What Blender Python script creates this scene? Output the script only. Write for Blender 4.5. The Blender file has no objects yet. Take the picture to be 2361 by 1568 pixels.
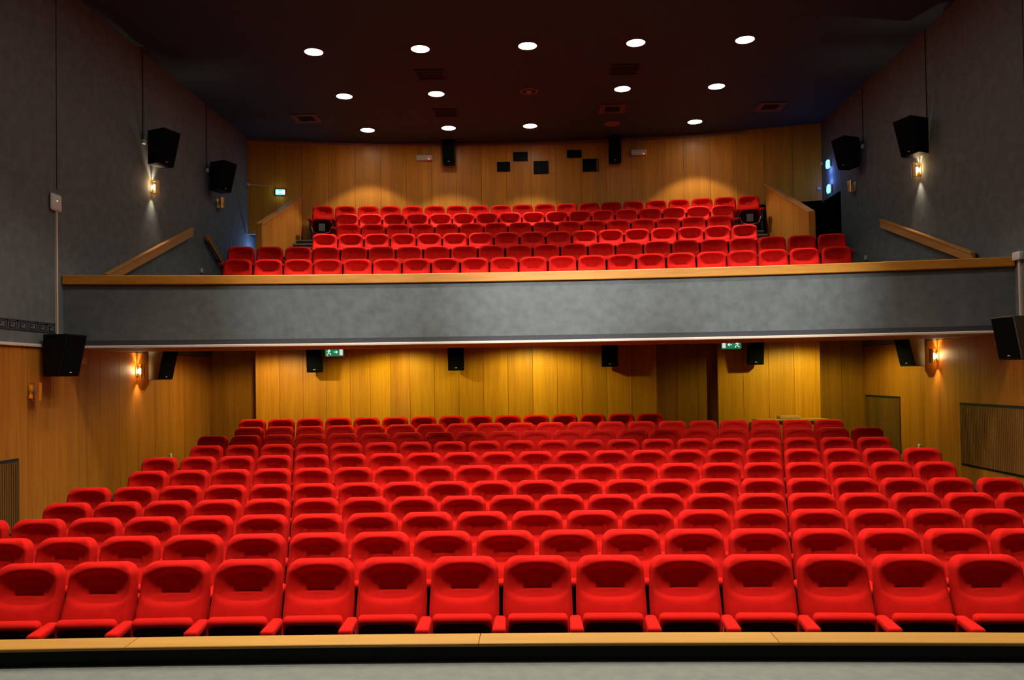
import bpy, bmesh, math, random
from mathutils import Vector, Matrix, Euler
random.seed(7)
SC = bpy.context.scene
COL = SC.collection
PI = math.pi

# ------------------------------------------------------------------ camera, world, exposure
E = 2.305                                   # eye height above the stalls floor
FPX = 1870.0
YAW, PITCH, ROLL, CYO = 0.032146, 0.017468, -0.015232, 56.675
cam_d = bpy.data.cameras.new('camera')
cam = bpy.data.objects.new('camera', cam_d)
COL.objects.link(cam)
cam_d.sensor_width = 36.0
cam_d.lens = FPX / 2361 * 36.0
cam_d.shift_y = CYO / 2361
cam_d.clip_start = 0.05
RM = (Matrix.Rotation(YAW, 3, 'Z') @ Matrix.Rotation(PI / 2 + PITCH, 3, 'X') @ Matrix.Rotation(ROLL, 3, 'Z'))
cam.matrix_world = Matrix.Translation((0, 0, E)) @ RM.to_4x4()
SC.camera = cam
SC.view_settings.view_transform = 'Standard'
SC.view_settings.look = 'None'
SC.view_settings.gamma = 1
SC.view_settings.use_curve_mapping = False
SC.view_settings.exposure = 0.0
w = bpy.data.worlds.new('world'); SC.world = w; w.use_nodes = True
w.node_tree.nodes['Background'].inputs[0].default_value = (0.004, 0.004, 0.005, 1)

HOUSE_W = 270       # each ceiling downlight
BALC_W = 165         # each recessed light under the balcony
SCONCE_W = 26

def ray(u, v):
    return RM @ Vector(((u - 1180.5) / FPX, -(v - 784 - CYO) / FPX, -1))
def at_y(u, v, Y):
    d = ray(u, v); return d * (Y / d.y) + Vector((0, 0, E))
def at_z(u, v, z):                          # z measured from the eye
    d = ray(u, v); return d * (z / d.z) + Vector((0, 0, E))
def at_x(u, v, X):
    d = ray(u, v); return d * (X / d.x) + Vector((0, 0, E))

XL, XR = -7.1, 6.9                          # side walls
ZC = E + 6.05                               # ceiling
ZM = E + 0.57                               # moulding between plaster and panelling

# ------------------------------------------------------------------ lights
def lamp(name, kind, loc, energy, color, rot=(0, 0, 0), size=0.05, cone=None, blend=0.3):
    d = bpy.data.lights.new(name, kind); d.energy = energy; d.color = color
    d.shadow_soft_size = size
    if kind == 'SPOT':
        d.spot_size = cone; d.spot_blend = blend
    o = bpy.data.objects.new(name, d); COL.objects.link(o)
    o.location = loc; o.rotation_euler = rot
    return o
DLX = [(-0.1 + 1.957 * i) for i in (-2, -1, 0, 1, 2)]
DLY = [14.625 + 2.338 * k for k in range(-5, 3)]
OFF = {(2, 6), (3, 7)}                      # two lamps are out
for j, y in enumerate(DLY):
    for i, x in enumerate(DLX):
        if (i, j) in OFF: continue
        # a narrow beam with a wider, weaker spill around it
        en = (0, 2.5, 1.35, 1.4, 1.45, 3.1, 3.4, 3.0)[j]; ew = (0, 0.3, 1.0, 1.7, 0.35, 0.25, 0.45, 0.85)[j] * (1.0 if 0 < i < 4 or j > 4 else 0.3)
        if en == 0: continue
        c = (1.0, 0.87, 0.72)
        lamp('downlight_beam', 'SPOT', (x, y, ZC - 0.03), HOUSE_W * en, c, size=0.07, cone=math.radians((44, 42, 36)[j - 5] if j > 4 else 64), blend=0.5)
        lamp('downlight_spill', 'SPOT', (x, y, ZC - 0.03), HOUSE_W * ew, c, size=0.09,
             cone=math.radians(94 if j > 4 else 112 if 0 < i < 4 else 92), blend=0.25)
for tx, en in ((-3.0, 3000), (0.2, 6800), (3.3, 4800)):       # unseen spots over the stage, added to brighten the balcony front
    spot = lamp('added_spot_lamp', 'SPOT', (tx * 0.5, 3.2, ZC - 0.35), en, (0.95, 0.98, 0.95), size=0.08, cone=math.radians(23), blend=1.0)
    spot.rotation_euler = (Vector((tx, 12.5, E + 1.4)) - spot.location).to_track_quat('-Z', 'Y').to_euler()

# ------------------------------------------------------------------ materials
def new_mat(name):
    m = bpy.data.materials.new(name); m.use_nodes = True
    nt = m.node_tree; b = nt.nodes['Principled BSDF']
    return m, nt, b
def simple(name, col, rough=0.6, metal=0.0, noise=0.0, scale=20, bump=0.0, spec=0.5):
    m, nt, b = new_mat(name)
    b.inputs['Base Color'].default_value = (*col, 1)
    b.inputs['Roughness'].default_value = rough
    b.inputs['Metallic'].default_value = metal
    b.inputs['Specular IOR Level'].default_value = spec
    if noise or bump:
        tc = nt.nodes.new('ShaderNodeTexCoord'); n = nt.nodes.new('ShaderNodeTexNoise')
        n.inputs['Scale'].default_value = scale; n.inputs['Detail'].default_value = 5
        nt.links.new(tc.outputs['Object'], n.inputs['Vector'])
        if noise:
            r = nt.nodes.new('ShaderNodeMapRange')
            r.inputs[1].default_value = 0.3; r.inputs[2].default_value = 0.7
            r.inputs[3].default_value = 1 - noise; r.inputs[4].default_value = 1 + noise
            mx = nt.nodes.new('ShaderNodeVectorMath'); mx.operation = 'SCALE'
            mx.inputs[0].default_value = col
            nt.links.new(n.outputs[0], r.inputs[0]); nt.links.new(r.outputs[0], mx.inputs['Scale'])
            nt.links.new(mx.outputs[0], b.inputs['Base Color'])
        if bump:
            bp = nt.nodes.new('ShaderNodeBump'); bp.inputs['Strength'].default_value = bump
            bp.inputs['Distance'].default_value = 0.01
            nt.links.new(n.outputs[0], bp.inputs['Height']); nt.links.new(bp.outputs[0], b.inputs['Normal'])
    return m
def emit(name, col, s):
    m, nt, b = new_mat(name)
    b.inputs['Base Color'].default_value = (*col, 1)
    b.inputs['Emission Color'].default_value = (*col, 1)
    b.inputs['Emission Strength'].default_value = s
    return m
def wood(name, c1, c2, rough=0.35, grain=(30, 30, 1.2), dots=0.0, vary=0.25, coat=0.0):
    m, nt, b = new_mat(name)
    N, L = nt.nodes, nt.links
    tc = N.new('ShaderNodeTexCoord'); oi = N.new('ShaderNodeObjectInfo')
    add = N.new('ShaderNodeVectorMath'); add.operation = 'ADD'
    sc = N.new('ShaderNodeVectorMath'); sc.operation = 'SCALE'; sc.inputs[0].default_value = (17, 11, 5)
    L.new(oi.outputs['Random'], sc.inputs['Scale']); L.new(tc.outputs['Object'], add.inputs[0]); L.new(sc.outputs[0], add.inputs[1])
    mp = N.new('ShaderNodeMapping'); mp.inputs['Scale'].default_value = grain
    L.new(add.outputs[0], mp.inputs['Vector'])
    n = N.new('ShaderNodeTexNoise'); n.inputs['Scale'].default_value = 1.0; n.inputs['Detail'].default_value = 6
    n.inputs['Distortion'].default_value = 0.4
    L.new(mp.outputs[0], n.inputs['Vector'])
    mp2 = N.new('ShaderNodeMapping'); mp2.inputs['Scale'].default_value = tuple(g * 0.16 for g in grain)
    L.new(add.outputs[0], mp2.inputs['Vector'])
    n2 = N.new('ShaderNodeTexNoise'); n2.inputs['Scale'].default_value = 1.0; n2.inputs['Detail'].default_value = 2
    L.new(mp2.outputs[0], n2.inputs['Vector'])
    mixf = N.new('ShaderNodeMath'); mixf.operation = 'ADD'
    hf = N.new('ShaderNodeMath'); hf.operation = 'MULTIPLY'; hf.inputs[1].default_value = 0.5
    L.new(n.outputs[0], hf.inputs[0]); L.new(hf.outputs[0], mixf.inputs[0])
    hg = N.new('ShaderNodeMath'); hg.operation = 'MULTIPLY'; hg.inputs[1].default_value = 0.5
    L.new(n2.outputs[0], hg.inputs[0]); L.new(hg.outputs[0], mixf.inputs[1])
    cr = N.new('ShaderNodeValToRGB')
    cr.color_ramp.elements[0].position = 0.36; cr.color_ramp.elements[0].color = (*c1, 1)
    cr.color_ramp.elements[1].position = 0.64; cr.color_ramp.elements[1].color = (*c2, 1)
    L.new(mixf.outputs[0], cr.inputs[0])
    mr = N.new('ShaderNodeMapRange'); mr.inputs[3].default_value = 1 - vary; mr.inputs[4].default_value = 1 + vary
    L.new(oi.outputs['Random'], mr.inputs[0])
    s2 = N.new('ShaderNodeVectorMath'); s2.operation = 'SCALE'
    L.new(cr.outputs[0], s2.inputs[0]); L.new(mr.outputs[0], s2.inputs['Scale'])
    out = s2.outputs[0]
    if dots:                                 # fine drilled holes of the acoustic panels
        sp = N.new('ShaderNodeSeparateXYZ'); L.new(tc.outputs['Object'], sp.inputs[0])
        def wave(sign):
            a = N.new('ShaderNodeMath'); a.operation = 'MULTIPLY_ADD'; a.inputs[1].default_value = sign
            L.new(sp.outputs['Z'], a.inputs[0]); L.new(sp.outputs['X'], a.inputs[2])
            m_ = N.new('ShaderNodeMath'); m_.operation = 'MULTIPLY'; m_.inputs[1].default_value = 2 * PI / 0.036
            L.new(a.outputs[0], m_.inputs[0])
            s_ = N.new('ShaderNodeMath'); s_.operation = 'SINE'; L.new(m_.outputs[0], s_.inputs[0])
            return s_
        a, c = wave(1), wave(-1)
        pr = N.new('ShaderNodeMath'); pr.operation = 'MULTIPLY'; L.new(a.outputs[0], pr.inputs[0]); L.new(c.outputs[0], pr.inputs[1])
        gt = N.new('ShaderNodeMapRange'); gt.inputs[1].default_value = -0.5; gt.inputs[2].default_value = 1.0
        gt.inputs[3].default_value = 1.0; gt.inputs[4].default_value = 1 - dots
        mxa = N.new('ShaderNodeMath'); mxa.operation = 'MULTIPLY_ADD'; mxa.inputs[1].default_value = 0.6
        L.new(a.outputs[0], mxa.inputs[0]); L.new(pr.outputs[0], mxa.inputs[2])
        L.new(mxa.outputs[0], gt.inputs[0])
        s3 = N.new('ShaderNodeVectorMath'); s3.operation = 'SCALE'
        L.new(out, s3.inputs[0]); L.new(gt.outputs[0], s3.inputs['Scale']); out = s3.outputs[0]
    L.new(out, b.inputs['Base Color'])
    b.inputs['Roughness'].default_value = rough
    b.inputs['Specular IOR Level'].default_value = 0.3
    b.inputs['Coat Weight'].default_value = coat
    b.inputs['Coat Roughness'].default_value = 0.25
    return m

M = {}
def fabric():
    m, nt, b = new_mat('red_fabric')
    N, L = nt.nodes, nt.links
    tc = N.new('ShaderNodeTexCoord'); n = N.new('ShaderNodeTexNoise'); n.inputs['Scale'].default_value = 9
    n.inputs['Detail'].default_value = 6
    oi = N.new('ShaderNodeObjectInfo')
    L.new(tc.outputs['Object'], n.inputs['Vector'])
    r = N.new('ShaderNodeMapRange'); r.inputs[1].default_value = 0.3; r.inputs[2].default_value = 0.7
    r.inputs[3].default_value = 0.9; r.inputs[4].default_value = 1.1
    L.new(n.outputs[0], r.inputs[0])
    r2 = N.new('ShaderNodeMapRange'); r2.inputs[3].default_value = 0.92; r2.inputs[4].default_value = 1.06
    L.new(oi.outputs['Random'], r2.inputs[0])
    mu = N.new('ShaderNodeMath'); mu.operation = 'MULTIPLY'; L.new(r.outputs[0], mu.inputs[0]); L.new(r2.outputs[0], mu.inputs[1])
    s = N.new('ShaderNodeVectorMath'); s.operation = 'SCALE'; s.inputs[0].default_value = (0.54, 0.008, 0.005)
    L.new(mu.outputs[0], s.inputs['Scale']); L.new(s.outputs[0], b.inputs['Base Color'])
    b.inputs['Roughness'].default_value = 0.95
    b.inputs['Specular IOR Level'].default_value = 0.1
    b.inputs['Sheen Weight'].default_value = 0.15
    b.inputs['Sheen Tint'].default_value = (1, 0.08, 0.05, 1)
    n3 = N.new('ShaderNodeTexNoise'); n3.inputs['Scale'].default_value = 400
    L.new(tc.outputs['Object'], n3.inputs['Vector'])
    bp = N.new('ShaderNodeBump'); bp.inputs['Strength'].default_value = 0.15; bp.inputs['Distance'].default_value = 0.002
    L.new(n3.outputs[0], bp.inputs['Height']); L.new(bp.outputs[0], b.inputs['Normal'])
    return m
M['red'] = fabric()
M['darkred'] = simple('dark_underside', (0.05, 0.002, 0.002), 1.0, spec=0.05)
M['shell'] = simple('black_shell', (0.012, 0.010, 0.010), 0.5)
M['metal'] = simple('dark_metal', (0.03, 0.03, 0.03), 0.4, 0.6)
M['chrome'] = simple('chrome', (0.5, 0.5, 0.5), 0.25, 1.0)
M['grey_box'] = simple('grey_plastic', (0.12, 0.12, 0.11), 0.5)
M['plaster'] = simple('grey_textured_plaster', (0.110, 0.122, 0.122), 0.9, noise=0.16, scale=7, bump=0.5)
M['frieze'] = simple('charcoal_frieze', (0.045, 0.045, 0.055), 0.85, noise=0.1, scale=30)
M['ceil'] = simple('dark_ceiling_paint', (0.022, 0.040, 0.045), 0.85, noise=0.05, scale=3)
M['floor'] = simple('dark_carpet', (0.03, 0.028, 0.03), 0.95, noise=0.2, scale=60)
M['void'] = simple('black_paint', (0.006, 0.006, 0.008), 0.9)
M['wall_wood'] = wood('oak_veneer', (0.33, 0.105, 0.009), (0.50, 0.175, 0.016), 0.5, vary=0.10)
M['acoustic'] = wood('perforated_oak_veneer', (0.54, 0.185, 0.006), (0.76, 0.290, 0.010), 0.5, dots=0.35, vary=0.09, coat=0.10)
M['shaded_wood'] = wood('shaded_oak_veneer', (0.27, 0.100, 0.006), (0.39, 0.150, 0.010), 0.42, vary=0.08)  # same oak veneer, with the shade of the recessed bays put into its colour
M['slat_wood'] = wood('slat_oak', (0.15, 0.06, 0.014), (0.26, 0.11, 0.025), 0.5, vary=0.1)
M['rail_wood'] = wood('rail_oak', (0.40, 0.155, 0.018), (0.54, 0.24, 0.03), 0.35, grain=(1.5, 30, 30), vary=0.05)
M['hand_wood'] = wood('handrail_oak', (0.42, 0.18, 0.045), (0.55, 0.26, 0.07), 0.55, grain=(30, 1.5, 30), vary=0.05)
M['guard_wood'] = wood('guard_oak', (0.44, 0.15, 0.018), (0.62, 0.24, 0.03), 0.4, vary=0.05)
M['cap_wood'] = wood('stage_edge_oak', (0.37, 0.185, 0.034), (0.44, 0.23, 0.046), 0.4, grain=(1.5, 25, 30), vary=0.06)
M['cream'] = simple('cream_paint', (0.62, 0.50, 0.38), 0.5)
M['soffit'] = simple('terracotta_soffit', (0.42, 0.20, 0.13), 0.8)
M['white'] = simple('white_plastic', (0.60, 0.56, 0.52), 0.4)
M['black'] = simple('black_cabinet', (0.006, 0.006, 0.007), 0.6, spec=0.15)
M['greycab'] = simple('dark_grey_cabinet', (0.09, 0.08, 0.055), 0.7, spec=0.2)
M['grille'] = simple('black_mesh', (0.004, 0.004, 0.004), 0.95, spec=0.05)
M['brass'] = simple('brass', (0.75, 0.48, 0.16), 0.3, 1.0)
M['bulb'] = emit('lit_bulb', (1.0, 0.80, 0.50), 35)
M['bulb_off'] = simple('frosted_bulb', (0.5, 0.45, 0.35), 0.4)
M['lens'] = emit('lit_lens', (1.0, 0.94, 0.82), 30)
M['lens_off'] = simple('unlit_lens', (0.30, 0.12, 0.09), 0.3)
M['ring'] = simple('lamp_ring', (0.30, 0.16, 0.12), 0.4)
M['vent'] = simple('charcoal_vent', (0.015, 0.015, 0.018), 0.7)
M['ventred'] = simple('brown_vent_frame', (0.12, 0.045, 0.025), 0.6)
M['green'] = simple('green_sign', (0.01, 0.14, 0.055), 0.4)
M['greenlit'] = emit('lit_green_sign', (0.01, 0.20, 0.08), 0.9)
M['signwhite'] = emit('lit_white_symbol', (0.8, 0.9, 0.8), 0.8)
M['cyan'] = emit('lit_cyan_sign', (0.05, 0.45, 0.62), 3.0)
M['cyanw'] = emit('lit_pale_symbol', (0.6, 1.0, 1.0), 4.0)
M['blue'] = emit('lit_blue_lens', (0.10, 0.42, 1.0), 5.0)
M['led_red'] = emit('red_led', (1, 0.05, 0.02), 5)
M['led_green'] = emit('green_led', (0.1, 1, 0.2), 3)
M['stage'] = simple('grey_stage_boards', (0.130, 0.146, 0.130), 0.7, noise=0.12, scale=12)
M['step'] = simple('grey_step_nosing', (0.22, 0.22, 0.20), 0.6)

# ------------------------------------------------------------------ helpers
def link(name, me, mat, parent=None, loc=None, kind=None, rot=None):
    if mat and me.materials and me.materials[0] != mat:
        me = me.copy(); me.materials.clear()
    o = bpy.data.objects.new(name, me); COL.objects.link(o)
    if mat and not me.materials: me.materials.append(mat)
    if parent: o.parent = parent
    if loc is not None: o.location = loc
    if rot is not None: o.rotation_euler = rot
    if kind: o['kind'] = kind
    return o
def mesh(name, verts, faces, smooth=False):
    me = bpy.data.meshes.new(name); me.from_pydata([tuple(v) for v in verts], [], faces); me.update()
    if smooth: me.polygons.foreach_set('use_smooth', [True] * len(me.polygons))
    return me
def finish(bm, name, smooth=False):
    bmesh.ops.recalc_face_normals(bm, faces=bm.faces)
    me = bpy.data.meshes.new(name); bm.to_mesh(me); bm.free()
    if smooth: me.polygons.foreach_set('use_smooth', [True] * len(me.polygons))
    return me
def bm_box(bm, x0, x1, y0, y1, z0, z1, mtx=None):
    vs = [bm.verts.new((x, y, z)) for z in (z0, z1) for y in (y0, y1) for x in (x0, x1)]
    for f in ((0, 2, 3, 1), (4, 5, 7, 6), (0, 1, 5, 4), (2, 6, 7, 3), (0, 4, 6, 2), (1, 3, 7, 5)):
        bm.faces.new([vs[i] for i in f])
    if mtx: bmesh.ops.transform(bm, matrix=mtx, verts=vs)
    return vs
def box_me(name, x0, x1, y0, y1, z0, z1, bevel=0.0, seg=2):
    bm = bmesh.new(); bm_box(bm, x0, x1, y0, y1, z0, z1)
    bmesh.ops.recalc_face_normals(bm, faces=bm.faces)
    if bevel: bmesh.ops.bevel(bm, geom=bm.edges[:], offset=bevel, segments=seg, profile=0.6, affect='EDGES')
    return finish(bm, name, bevel > 0 and seg > 1)
def prism_me(name, poly, axis, a0, a1, bevel=0.0):
    """poly = (p, q) points; axis 'x': extruded along x with (y, z); 'y': (x, z); 'z': (x, y)"""
    bm = bmesh.new()
    def P(p, q, a): return {'x': (a, p, q), 'y': (p, a, q), 'z': (p, q, a)}[axis]
    v0 = [bm.verts.new(P(p, q, a0)) for p, q in poly]; v1 = [bm.verts.new(P(p, q, a1)) for p, q in poly]
    bm.faces.new(v0); bm.faces.new(v1[::-1])
    n = len(poly)
    for i in range(n): bm.faces.new((v0[i], v0[(i + 1) % n], v1[(i + 1) % n], v1[i]))
    bmesh.ops.recalc_face_normals(bm, faces=bm.faces)
    if bevel: bmesh.ops.bevel(bm, geom=bm.edges[:], offset=bevel, segments=2, affect='EDGES')
    return finish(bm, name)
def bm_cyl(bm, c, r, h, axis='z', seg=16, r2=None):
    m = Matrix.Translation(c)
    if axis == 'x': m = m @ Matrix.Rotation(PI / 2, 4, 'Y')
    if axis == 'y': m = m @ Matrix.Rotation(PI / 2, 4, 'X')
    bmesh.ops.create_cone(bm, cap_ends=True, segments=seg, radius1=r, radius2=r if r2 is None else r2, depth=h, matrix=m)
def cyl_me(name, c, r, h, axis='z', seg=16, r2=None):
    bm = bmesh.new(); bm_cyl(bm, c, r, h, axis, seg, r2); return finish(bm, name)
def tube_me(name, pts, r, seg=6):
    bm = bmesh.new()
    for a, b in zip(pts, pts[1:]):
        a, b = Vector(a), Vector(b); d = b - a
        q = d.to_track_quat('Z', 'Y').to_matrix().to_4x4()
        bmesh.ops.create_cone(bm, cap_ends=True, segments=seg, radius1=r, radius2=r, depth=d.length, matrix=Matrix.Translation((a + b) / 2) @ q)
    return finish(bm, name)
def empty(name, loc, label, cat, group=None, rot=(0, 0, 0)):
    o = bpy.data.objects.new(name, None); COL.objects.link(o); o.location = loc; o.rotation_euler = rot
    o.empty_display_size = 0.1
    o['label'] = label; o['category'] = cat
    if group: o['group'] = group
    return o
def tag(o, label, cat, group=None):
    o['label'] = label; o['category'] = cat
    if group: o['group'] = group
    return o
def sweep_me(name, prof, path, caps=True):
    """prof: (n, z) offsets; path: list of (x, y, nx, ny)"""
    vs, fs = [], []; k = len(prof)
    for x, y, nx, ny in path:
        for n, z in prof: vs.append((x + nx * n, y + ny * n, z))
    for i in range(len(path) - 1):
        for j in range(k):
            a = i * k + j; b = i * k + (j + 1) % k
            fs.append((a, b, b + k, a + k))
    if caps:
        fs.append(tuple(range(k))); fs.append(tuple(reversed(range((len(path) - 1) * k, len(path) * k))))
    bm = bmesh.new(); me = mesh(name, vs, fs); bm.from_mesh(me); bpy.data.meshes.remove(me)
    return finish(bm, name)
def arc_path(xc, yc, R, x0, x1, n=40):      # normal points to the stage
    out = []
    for i in range(n + 1):
        x = x0 + (x1 - x0) * i / n; t = math.asin((x - xc) / R)
        out.append((x, yc - R + R * math.cos(t), -math.sin(t), -math.cos(t)))
    return out
def arc_y(x, xc, yc, R): return yc - R + math.sqrt(R * R - (x - xc) ** 2)

# ------------------------------------------------------------------ setting: rows of seats drive the floors
KL, KU, XCL, XCU = 0.015878, 0.029035, 0.0877, -0.3139
ROWS = [  # name, count, distance of the back pad, height of its top from the eye, first seat
 ('front stalls row', 14, 6.182, -1.355, -3.881), ('second stalls row', 17, 7.154, -1.341, -4.712),
 ('third stalls row', 19, 8.121, -1.329, -5.535), ('fourth stalls row', 20, 9.105, -1.311, -5.264),
 ('fifth stalls row', 21, 10.052, -1.263, -5.539), ('sixth stalls row', 20, 10.997, -1.171, -5.275),
 ('seventh stalls row', 21, 11.956, -1.076, -5.557), ('eighth stalls row', 20, 12.926, -0.987, -5.275),
 ('ninth stalls row', 21, 13.882, -0.896, -5.553), ('tenth stalls row', 20, 14.849, -0.808, -5.283),
 ('rear stalls row', 15, 15.798, -0.709, -5.552),
 ('front balcony row', 21, 15.247, 2.296, -5.563), ('second balcony row', 22, 16.243, 2.694, -5.848),
 ('third balcony row', 17, 17.198, 3.121, -4.472), ('fourth balcony row', 16, 18.214, 3.524, -4.204),
 ('fifth balcony row', 17, 19.203, 3.954, -4.458), ('rear balcony row', 20, 20.200, 4.350, -5.272)]
HS = 0.95
def tiers(rows, xc, k, x0, x1, first_y, first_z, last_y, split=None):
    """flat treads with risers between, following the curved rows"""
    R = 1 / k; st = [(first_y, first_z)]
    for i, r in enumerate(rows):
        yb = r[2] - 0.62; z = E + r[3] - HS
        st += [(yb, st[-1][1]), (yb, z)]
    st.append((last_y, st[-1][1]))
    vs, fs = [], []; n = 24
    for i in range(n + 1):
        x = x0 + (x1 - x0) * i / n
        for j, (y, z) in enumerate(st):
            d = R - math.sqrt(R * R - (x - xc) ** 2)
            yy = y - (d if 0 < j < len(st) - 1 else 0)
            vs.append((x, yy, z))
    m = len(st)
    for i in range(n):
        for j in range(m - 1): fs.append((i * m + j, (i + 1) * m + j, (i + 1) * m + j + 1, i * m + j + 1))
    return vs, fs
low, up = ROWS[:11], ROWS[11:]
v, f = tiers(low, XCL, KL, XL - 0.1, XR + 0.1, 4.3, E + low[0][3] - HS, 18.2)
link('floor', mesh('floor', v, f), M['floor'], kind='structure')
fb = bpy.data.objects.new('floor_balcony', None); COL.objects.link(fb); fb['kind'] = 'structure'
v, f = tiers(up[:2], XCU, KU, XL, XR, 12.6, E + 0.95, 16.3)
link('tier', mesh('tier', v, f), M['floor'], fb)
v, f = tiers(up[2:], XCU, KU, -4.80, 4.68, 16.1, E + up[1][3] - HS, 21.2)
link('tier', mesh('tier', v, f), M['floor'], fb)
zt = E + up[5][3] - HS
link('tier', box_me('t', -5.74, -4.8, 19.45, 21.0, zt - 0.3, zt), M['floor'], fb)
link('tier', box_me('t', 4.68, 5.36, 19.5, 21.0, zt - 0.3, zt), M['floor'], fb)
# half-height steps beside the balcony rows, grey nosings
for sx0, sx1 in ((-5.74, -4.82), (4.70, 5.36)):
    n = 12
    for i in range(n):
        y = 16.0 + i * (3.5 / n); z = E + 1.744 + (i + 1) * (zt - E - 1.744) / n
        s = link('step', box_me('step', sx0, sx1, y, y + 0.5, z - 0.22, z - 0.03), M['floor'], fb)
        link('nosing', box_me('nosing', sx0, sx1, y - 0.02, y + 0.5, z - 0.03, z), M['step'], s)
# side gangways: up from the cross aisle, then down to the corner doors
for sx0, sx1 in ((XL, -5.92), (5.52, XR)):
    for i in range(8):
        y = 13.4 + i * 0.42; z = E + 0.95 + (i + 1) * 0.155
        link('step', box_me('step', sx0 if sx0 < 0 else sx0 + 0.75, sx1 - 0.3 if sx0 < 0 else sx1, y, y + 0.5 + (0.5 if i == 7 else 0), z - 0.4, z), M['floor'], fb)
    for i in range(4):
        y = 17.2 + i * 0.3; z = E + 2.19 - (i + 1) * 0.15
        link('step', box_me('step', sx0, sx1, y, y + 0.32 if i < 3 else 20.2, z - 0.3, z), M['floor'], fb)
# soffit: a dropped beam behind the front, then the higher ceiling
bp_ = arc_path(-0.1, 12.55, 39.0, XL, XR, 30)
soff = bpy.data.objects.new('ceiling_balcony', None); COL.objects.link(soff); soff['kind'] = 'structure'
link('dropped_soffit', sweep_me('so', [(-0.05, E + 0.56), (-1.7, E + 0.56), (-1.7, E + 0.8), (-0.05, E + 0.8)], bp_), M['soffit'], soff)
link('slab', box_me('sl', XL, XR, 13.2, 18.0, E + 0.80, E + 0.90), M['soffit'], soff)

# stage
def arcs(xc, yc, R, x): return yc - R + math.sqrt(R * R - (x - xc) ** 2)
SY, SXC, SR = 4.475, 0.2, 75.0
vs = [(-6.9, -2.6, E - 1.55), (6.7, -2.6, E - 1.55)]
pth = arc_path(SXC, SY, SR, -6.9, 6.7, 30)
vs += [(x, y + 0.02, E - 1.55) for x, y, a, b in reversed(pth)]
st = link('floor_stage', mesh('stage', vs, [tuple(range(len(vs)))]), M['stage'], kind='structure')
ed = bpy.data.objects.new('trim_stage_edge', None); COL.objects.link(ed); ed['kind'] = 'structure'
link('fascia', sweep_me('fa', [(0, E - 1.56), (0, E - 1.468), (-0.15, E - 1.468), (-0.15, 0.0), (-0.12, 0.0), (-0.12, E - 1.56)], pth), M['black'], ed)
cuts = [-6.9, -4.6, -2.3, -0.35, 1.28, 3.4, 5.2, 6.7]
for a, b in zip(cuts, cuts[1:]):
    pp = arc_path(SXC, SY, SR, a + 0.002, b - 0.002, 8)
    link('plank', sweep_me('cap', [(0.012, E - 1.464), (0.012, E - 1.450), (0.008, E - 1.446), (-0.160, E - 1.446), (-0.165, E - 1.464)], pp), M['cap_wood'], ed)

# walls: plaster above the moulding, oak panelling below
DOOR_R = (18.5, 19.75, E + 1.6, E + 4.14)
def wall_side(name, X, s):
    root = bpy.data.objects.new(name, None); COL.objects.link(root); root['kind'] = 'structure'
    t = 0.3; xa, xb = (X - t, X) if s < 0 else (X, X + t)
    bm = bmesh.new()
    if s > 0:
        y0, y1, z0, z1 = DOOR_R
        bm_box(bm, xa, xb, -3, y0, ZM, ZC); bm_box(bm, xa, xb, y0, 21.5, z1, ZC); bm_box(bm, xa, xb, y0, 21.5, ZM, z0)
    else:
        bm_box(bm, xa, xb, -3, 21.5, ZM, ZC)
    link('plaster', finish(bm, 'plaster'), M['plaster'], root)
    link('backing', box_me('backing', xa - 0.02 if s < 0 else xa + 0.03, xb - 0.03 if s < 0 else xb + 0.02, -3, 21.5, -0.3, ZM), M['void'], root)
    pw = 0.62
    me = None; y = 3.0
    xo = X
    me = box_me('panel', -0.03 if s < 0 else 0.0, 0.0 if s < 0 else 0.03, 0.003, pw - 0.003, -0.25 , ZM - 0.01)
    while y < 17.9:
        link('panel', me, M['wall_wood'], root, (X, y, 0)); y += pw
    return root
wl = wall_side('wall_left', XL, -1)
wr = wall_side('wall_right', XR, 1)
link('wall_front', box_me('wf', XL - 0.3, XR + 0.3, -3.2, -3.0, -0.3, ZC), M['void'], kind='structure')
link('ceiling', box_me('ceiling', XL - 0.3, XR + 0.3, -3.2, 21.6, ZC, ZC + 0.2), M['ceil'], kind='structure')
# moulding along side walls and greek key frieze on the left plaster
for nm, X, s, y1 in (('trim_left', XL, 1, 11.98), ('trim_right', XR, -1, 11.75)):
    a, b = (X, X + 0.035) if s > 0 else (X - 0.035, X)
    link(nm, box_me('mo', a, b, 3.0, y1, ZM - 0.02, ZM + 0.025, 0.006, 1), M['cream'], kind='structure')
    a, b = (X, X + 0.02) if s > 0 else (X - 0.02, X)
    link(nm + '_rear', box_me('mo', a, b, 14.3, 17.4, E + 0.74, E + 0.80), M['cream'], kind='structure')
bm = bmesh.new()
y = 6.0
def kb(y0, y1, z0, z1): bm_box(bm, XL + 0.001, XL + 0.012, y0, y1, E + z0, E + z1)
while y < 11.6:
    t = 0.014
    for a in ((0, .19, .885, .899), (.176, .19, .80, .899), (.05, .19, .80, .814), (.05, .064, .80, .862), (.05, .13, .848, .862), (.0, .014, .786, .899), (0, .22, .786, .792)):
        kb(y + a[0], y + a[1], a[2], a[3])
    y += 0.22
kb(6.0, 11.72, 0.905, 0.915); kb(6.0, 11.72, 0.770, 0.780)
fr = link('frieze', finish(bm, 'frieze'), M['frieze'], wl); fr['kind'] = 'stuff'
link('seam', box_me('seam', XL, XL + 0.004, 11.76, 11.775, E + 2.9, ZC), M['void'], wl)
link('seam', box_me('seam', XR - 0.004, XR, 11.56, 11.575, E + 2.0, ZC), M['void'], wr)

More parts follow.
